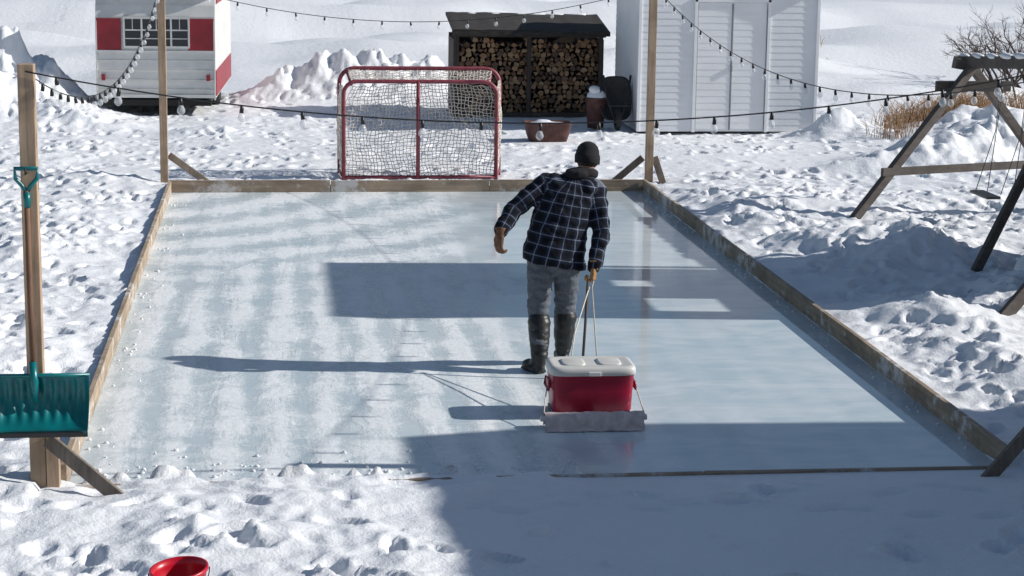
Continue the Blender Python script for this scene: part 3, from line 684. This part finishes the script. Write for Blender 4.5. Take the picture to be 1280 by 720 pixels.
mb.add(V,F,0,True); mb.build('towel',M['towel'],e)
mb=MB(); mb.box((3.49,1.29,.03),(.08,.16,.02)); mb.build('connector',M['black'],e)
hand=Vector((3.715,2.78,.69))
e=empty('tow_rope',tuple(hand)); mb=MB()
mb.tube([hand+Vector((.01,-.01,.05)),hand,Vector((3.60,1.765,.33))],.0055,6)
mb.tube([hand+Vector((-.02,0,-.0)),Vector((3.50,2.2,.46)),Vector((3.405,1.765,.33))],.0055,6)
mb.tube([(3.835,1.50,.22),(3.845,1.33,.14),(3.845,1.16,.085)],.0045,6); mb.tube([(3.198,1.50,.22),(3.16,1.33,.14),(3.13,1.16,.085)],.0045,6)
mb.tube([(3.40,1.765,.335),(3.60,1.765,.335)],.005,6)
mb.build('cord',M['rope'],e)
mb=MB(); mb.tube([hand+Vector((-.035,-.02,.05)),Vector((3.65,2.66,.42)),Vector((3.62,2.60,.02))],.011,8); mb.build('hanging_strap',M['darkwood'],e)
# ------------------------------------------------------------------ person
pe=empty('walking_person',(3.45,3.0,0))
def remesh(mb,name,mat,vox=.012,smooth_=6,fold=None,parent=pe):
    o=mb.build(name,mat,parent)
    r=o.modifiers.new('r','REMESH'); r.mode='VOXEL'; r.voxel_size=vox; r.use_smooth_shade=True
    s_=o.modifiers.new('s','SMOOTH'); s_.iterations=smooth_; s_.factor=.5
    dg=bpy.context.evaluated_depsgraph_get(); me=bpy.data.meshes.new_from_object(o.evaluated_get(dg))
    o.modifiers.clear(); o.data=me
    if not me.materials: me.materials.append(mat)
    if fold:
        for v in me.vertices: v.co=v.co+v.normal*fold(v.co)
        me.update()
    for p in me.polygons: p.use_smooth=True; p.material_index=0
    return o
def limb(mb,pts,rs,n=18):
    P_=[Vector(p) for p in pts]; out=[];ro=[]
    for i in range(len(P_)-1):
        for k in range(6): t=k/6; out.append(P_[i].lerp(P_[i+1],t)); ro.append(rs[i]*(1-t)+rs[i+1]*t)
    out.append(P_[-1]); ro.append(rs[-1])
    for it in range(2):
        out=[out[0]]+[(out[i-1]+out[i]*2+out[i+1])/4 for i in range(1,len(out)-1)]+[out[-1]]
    mb.tube(out,ro,n)
    mb.ball(out[0],ro[0]*.99,0,14); mb.ball(out[-1],ro[-1]*.9,0,14)
SHL,ELL,WRL=Vector((3.375,3.06,1.455)),Vector((3.125,2.99,1.275)),Vector((3.01,2.87,1.11))
SHR,ELR,WRR=Vector((3.765,3.05,1.41)),Vector((3.805,2.92,1.10)),Vector((3.735,2.82,.845))
mb=MB()
mb.rings([(3.445,2.985,.835,.248,.172,-.16),(3.445,2.985,.90,.246,.172,-.13),(3.455,2.99,1.0,.236,.165,-.08),(3.48,3.0,1.12,.228,.158,-.05),(3.515,3.015,1.24,.230,.156,-.05),(3.545,3.04,1.33,.234,.156,-.08),(3.57,3.06,1.41,.220,.148,-.10),(3.595,3.085,1.475,.175,.125,-.10),(3.635,3.11,1.525,.115,.10,0),(3.665,3.13,1.57,.08,.085,0)],36,0,2.4)
limb(mb,[SHL,ELL,WRL],[.088,.074,.056]); limb(mb,[SHR,ELR,WRR],[.088,.074,.056])
mb.ball((3.70,3.03,1.415),(.12,.11,.10)); mb.ball((3.45,3.05,1.45),(.12,.11,.09))
def jf(c):
    return .015*mnoise.noise(Vector((c.x*6,c.y*6,c.z*13)))+.011*mnoise.noise(Vector((c.x*13+c.z*9,c.y*13,c.z*18)))+.004*mnoise.noise(c*32)
jk=remesh(mb,'plaid_jacket',M['plaid'],.010,4,jf)
me=jk.data; at=me.attributes.new('puv','FLOAT_VECTOR','POINT'); dat=[]
def segd(p,a,b):
    ab=b-a; t=max(0,min(1,(p-a).dot(ab)/ab.length_squared)); q_=a+ab*t; return (p-q_).length,t*ab.length,q_
for v in me.vertices:
    p=v.co; best=None
    for k,(A,B,rr_,off) in enumerate([(SHL,ELL,.09,0),(ELL,WRL,.078,(ELL-SHL).length),(SHR,ELR,.09,0),(ELR,WRR,.078,(ELR-SHR).length)]):
        d,l,q_=segd(p,A,B)
        if best is None or d<best[0]: best=(d,l+off,q_,B-A,rr_)
    inarm=best[0]<best[4]*1.14 and not (3.36<p.x<3.70 and best[1]<.2)
    if inarm:
        ax=best[3].normalized(); r=p-best[2]; u=Vector((0,1,0)).cross(ax).normalized(); w2_=ax.cross(u)
        ang=math.atan2(r.dot(w2_),r.dot(u)); dat+=[ang*.068,best[1],0]
    else:
        lean=(p.z-.9)*.26; xx=p.x-3.44-lean; a_=math.atan2(p.y-3.02,xx)
        dat+=[a_*.17,p.z+xx*.18,0]
at.data.foreach_set('vector',dat)
mb=MB(); HL,HR=Vector((3.345,2.98,.86)),Vector((3.545,3.0,.84))
KL,AL=Vector((3.330,3.0,.475)),Vector((3.325,2.86,.20)); KR,AR=Vector((3.565,3.14,.475)),Vector((3.555,3.17,.20))
mb.ball((3.445,2.99,.88),(.19,.135,.14)); limb(mb,[HL,KL,AL],[.112,.088,.066]); limb(mb,[HR,KR,AR],[.112,.088,.066])
remesh(mb,'trousers',M['trouser'],.010,3,lambda c:.012*mnoise.noise(Vector((c.x*8,c.y*8,c.z*20)))+.009*mnoise.noise(Vector((c.x*14+c.z*12,c.y*16,c.z*30)))+.003*mnoise.noise(c*45))
def boot(name,top,ank,toe,heel):
    mb=MB(); top,ank,toe,heel=map(Vector,(top,ank,toe,heel))
    limb(mb,[top,(top+ank)/2,ank],[.092,.080,.062]); 
    f=(toe-heel).normalized(); L=(toe-heel).length; mid=(toe+heel)/2; ang=math.atan2(f.y,f.x); RR=Matrix.Rotation(ang,3,'Z')
    mb.ball(heel+f*.06+Vector((0,0,.045)),(.062,.046,.05),0,16,RR); mb.ball(mid+f*.03+Vector((0,0,.05)),(L*.36,.048,.048),0,16,RR); mb.ball(toe-f*.075+Vector((0,0,.045)),(.078,.054,.044),0,16,RR)
    limb(mb,[ank,mid+Vector((0,0,.06))],[.058,.045])
    mb.box(mid+Vector((0,0,.014)),(L*.93,.092,.024),0,RR,.01)
    o=remesh(mb,name,M['rubber'],.009,3,lambda c:.005*mnoise.noise(Vector((c.x*10,c.y*10,c.z*30)))); 
    for v in o.data.vertices: v.co.z=max(v.co.z,.003)
boot('boot_1',(3.330,2.95,.385),(3.325,2.845,.10),(3.225,3.01,.0),(3.345,2.79,.0))
boot('boot_2',(3.563,3.13,.385),(3.555,3.175,.10),(3.55,3.37,.0),(3.56,3.10,.0))
def handm(name,wr,d,pn,th,curl,mat=M['glove'],cuff=True):
    mb=MB(); d=Vector(d).normalized(); pn=Vector(pn); pn=(pn-d*pn.dot(d)).normalized(); th=Vector(th); th=(th-d*th.dot(d)-pn*th.dot(pn)).normalized()
    RR=Matrix((th,d,pn)).transposed()
    mb.box(wr+d*.055,(.088,.095,.036),0,RR,.014); mb.ball(wr+d*.02,(.040,.045,.026),0,12,RR)
    for k,(off,ln) in enumerate([(.033,.075),(.011,.084),(-.011,.079),(-.033,.062)]):
        p=wr+d*.095+th*off; pts=[wr+d*.07+th*off,p]; c=curl*(1+.12*k)
        for s_,fr_ in enumerate((.45,.32,.23)):
            ang=c*(s_+1)*.9; dv=d*math.cos(ang)+pn*math.sin(ang)+th*off*1.2; dv.normalize(); p=p+dv*ln*fr_*1.12; pts.append(p)
        mb.tube(pts,[.0125,.0125,.0115,.0108,.009],10); mb.ball(pts[-1],.009,0,8)
    p=wr+d*.03+th*.040; pts=[wr+d*.02+th*.02,p,p+(th*.75+d*.6+pn*.35).normalized()*.034,p+(th*.75+d*.6+pn*.35).normalized()*.034+(d*.8+th*.15+pn*.55*curl).normalized()*.034]
    mb.tube(pts,[.017,.0155,.0135,.011],10); mb.ball(pts[-1],.011,0,8)
    if cuff: mb.tube([wr-d*.055,wr-d*.02,wr+d*.015],[.047,.043,.036],16)
    return remesh(mb,name,mat,.0045,2)
handm('gloved_hand_1',WRL+Vector((-.008,-.01,-.015)),Vector((-.10,-.05,-.95)),(.75,.45,-.1),(.3,.9,0),.55,M['gloved'])
handm('gloved_hand_2',WRR+Vector((0,-.01,-.005)),Vector((-.12,-.1,-.95)),(-.8,.35,0),(.3,.9,0),1.05)
# head
hc=Vector((3.722,3.185,1.632)); HRm=Matrix.Rotation(math.radians(8),3,'Z')@Matrix.Rotation(math.radians(-20),3,'X')@Matrix.Rotation(math.radians(7),3,'Y')
def hp(x,y,z): return hc+HRm@Vector((x,y,z))
bm=bmesh.new(); bmesh.ops.create_uvsphere(bm,u_segments=48,v_segments=36,radius=1)
V=[]
bm.verts.index_update()
for v in bm.verts:
    x,y,z=v.co; X_=x*.077; Y_=y*.097; Z_=z*.122
    if z<0: X_*=1-.30*z*z; Y_*=1-.12*z*z
    if y<0 and z<0: Y_*=1-.25*z*z
    def g(px,pz,s,a): return a*math.exp(-(((X_-px)/s)**2+((Z_-pz)/s)**2))*(1 if y>0 else 0)
    Y_+=g(0,-.022,.013,.024)+g(0,-.005,.011,.013)+g(0,.010,.010,.006)-g(.031,.0,.016,.010)-g(-.031,.0,.016,.010)+g(.03,.022,.018,.005)+g(-.03,.022,.018,.005)+g(0,-.062,.02,.005)+g(0,-.100,.022,.012)-g(0,-.052,.008,.003)
    V.append(hp(X_,Y_,Z_))
mb=MB(); mb.add(V,[[v.index for v in f.verts] for f in bm.faces],0,True); bm.free()
for s_ in (-1,1): mb.ball(hp(s_*.079,-.008,-.012),(.010,.020,.032),0,12,HRm)
mb.tube([Vector((3.665,3.12,1.46)),Vector((3.69,3.145,1.54)),hp(0,-.01,-.06)],[.064,.060,.056],20)
mb.build('head',M['skin'],pe)
mb=MB()
for s_ in (-1,1): mb.ball(hp(s_*.030,.079,.0),.0125,0,12)
mb.build('eyes',M['eyewhite'],pe); mb=MB()
for s_ in (-1,1): mb.ball(hp(s_*.030,.0885,.0),(.0055,.004,.0055),0,10)
mb.build('irises',M['eyeiris'],pe)
mb=MB(); mb.ball(hp(0,.093,-.058),(.024,.006,.004),0,12,HRm); mb.ball(hp(0,.0925,-.065),(.021,.006,.005),0,12,HRm); mb.build('lips',M['lip'],pe)
mb=MB()
for s_ in (-1,1): mb.tube([hp(s_*.045,.083,.019),hp(s_*.03,.094,.023),hp(s_*.014,.096,.019)],[.003,.0045,.004],6)
s0=len(mb.v); mb.ball((0,0,0),1,0,28)
for i in range(s0,len(mb.v)):
    x,y,z=mb.v[i]; yy=min(y,.15); mb.v[i]=tuple(hp(x*.083,yy*.103-.006,(z*.075-.012) if z<0 else z*.06-.0))
mb.build('hair',M['hair'],pe)
mb=MB(); V=[];F=[];nn_=48; lev=[(-.040,.098,.104),(-.036,.103,.110),(.010,.104,.112),(.032,.102,.110),(.036,.097,.106),(.06,.093,.102),(.09,.084,.092),(.115,.064,.070),(.131,.036,.040),(.137,.008,.008)]
for k,(z,a,b2) in enumerate(lev):
    for j in range(nn_):
        t=2*math.pi*j/nn_; rb=1+.014*(1 if j%2 else -1)*(1 if z<.1 else .4); V.append(hp(a*.95*math.cos(t)*rb,b2*.97*math.sin(t)*rb-.004,z+.022*math.sin(t)*(1 if k<5 else 0)+(.006)))
for k in range(len(lev)-1):
    for j in range(nn_): F.append((k*nn_+j,k*nn_+(j+1)%nn_,(k+1)*nn_+(j+1)%nn_,(k+1)*nn_+j))
F.append(tuple((len(lev)-1)*nn_+j for j in range(nn_)))
mb.add(V,F,0,True); mb.build('beanie',M['beanie'],pe)
mb=MB(); T=[(3.67+.098*math.cos(t),3.12+.095*math.sin(t),1.53-.02*math.sin(t)) for t in [i*math.pi/12 for i in range(25)]]; mb.tube(T,.036,12,cap=False); mb.ball((3.625,3.03,1.535),(.105,.060,.05)); remesh(mb,'hood_collar',M['hood'],.009,4,lambda c:.008*mnoise.noise(c*22))
# ------------------------------------------------------------------ vegetation
e=empty('dry_grass',(11,18,.2)); mb=MB()
def tuft(x,y,n,h,sp,r=.004):
    z=gz(x,y)-.03
    for k in range(n):
        a=random.uniform(0,6.28); d=random.random()*sp; px,py=x+math.cos(a)*d,y+math.sin(a)*d; hh_=h*random.uniform(.4,1.1); l=random.uniform(-.6,.6)*hh_
        mb.tube([(px,py,z),(px+l*.3,py+random.uniform(-.1,.1)*hh_,z+hh_*.6),(px+l,py+random.uniform(-.3,.3)*hh_,z+hh_*random.uniform(.75,1))],[r,r*.8,r*.3],3,cap=False)
for k in range(60):
    t=random.random(); tuft(10.9+3.2*t+random.uniform(-.5,.5),17.8+4.2*t+random.uniform(-.7,.7),30,.5,.30,.005)
for k in range(7): tuft(13.4+random.uniform(-.9,.9),35+random.uniform(-2,2),12,.4,.5,.008)
mb.build('grass_stems',M['grass'],e)
def bush(x,y,h,n,seed,par_name='bare_bush'):
    random.seed(seed); e=empty(par_name,(x,y,gz(x,y))); mb=MB()
    def br(p,d,L,r,dep):
        k=4; pts=[p]; 
        for i in range(k): d=(d+Vector((random.gauss(0,.16),random.gauss(0,.16),random.gauss(.03,.1)))).normalized(); p=p+d*L/k; pts.append(p)
        mb.tube(pts,[r*(1-.14*i) for i in range(k+1)],5 if dep<2 else 3,cap=False)
        if dep<4:
            for i in range(random.choice([2,3,4])):
                q_=pts[random.randint(1,k)]; dd=(d+Vector((random.gauss(0,.6),random.gauss(0,.6),random.gauss(.1,.35)))).normalized(); br(q_,dd,L*random.uniform(.5,.75),r*.55,dep+1)
    for i in range(n): br(Vector((x+random.uniform(-.3,.3),y+random.uniform(-.3,.3),gz(x,y)-.1)),Vector((random.gauss(0,.35),random.gauss(0,.35),1)).normalized(),h*random.uniform(.35,.5),.03*h/2,0)
    mb.build('branches',M['twig'],e)
bush(16.2,27.5,2.2,5,1); bush(17.4,28.2,2.9,7,2); bush(15.7,26.0,1.7,4,3); bush(19.5,32,3.0,5,4)
# ------------------------------------------------------------------ camera
yaw,pit,rol,f=.12075,.18873,.01366,2473.8
Fv=Vector((math.sin(yaw)*math.cos(pit),math.cos(yaw)*math.cos(pit),-math.sin(pit))); Rv=Vector((math.cos(yaw),-math.sin(yaw),0)); Uv=Rv.cross(Fv)
R2=Rv*math.cos(rol)+Uv*math.sin(rol); U2=-Rv*math.sin(rol)+Uv*math.cos(rol)
cam=bpy.data.cameras.new('camera'); co_=bpy.data.objects.new('camera',cam); COL.objects.link(co_)
Mx=Matrix((R2,U2,-Fv)).transposed().to_4x4(); Mx.translation=Vector((1.28956,-12.07754,3.54733)); co_.matrix_world=Mx
cam.sensor_width=36; cam.lens=f*36/1280; cam.clip_end=3000; cam.clip_start=.1; S.camera=co_
# ------------------------------------------------------------------ light
el=math.radians(28); sd=Vector((math.cos(el)*.995,-math.cos(el)*.10,math.sin(el))).normalized()
sun=bpy.data.lights.new('sun','SUN'); sun.energy=5.0; sun.angle=math.radians(.5); sun.color=(1,.965,.915)
so=bpy.data.objects.new('sun',sun); so.rotation_euler=sd.to_track_quat('Z','Y').to_euler(); so.location=(20,-2,12); COL.objects.link(so)
wd=bpy.data.worlds.new('World'); S.world=wd; wd.use_nodes=True; nt=wd.node_tree; bg=nt.nodes['Background']
sk=nt.nodes.new('ShaderNodeTexSky'); sk.sky_type='NISHITA'; sk.sun_disc=False; sk.sun_elevation=el; sk.sun_rotation=math.atan2(sd.x,sd.y); sk.air_density=1; sk.dust_density=.6; sk.ozone_density=1.2
nt.links.new(sk.outputs[0],bg.inputs['Color']); bg.inputs['Strength'].default_value=.083
S.view_settings.view_transform='Standard'; S.view_settings.look='None'; S.view_settings.exposure=0
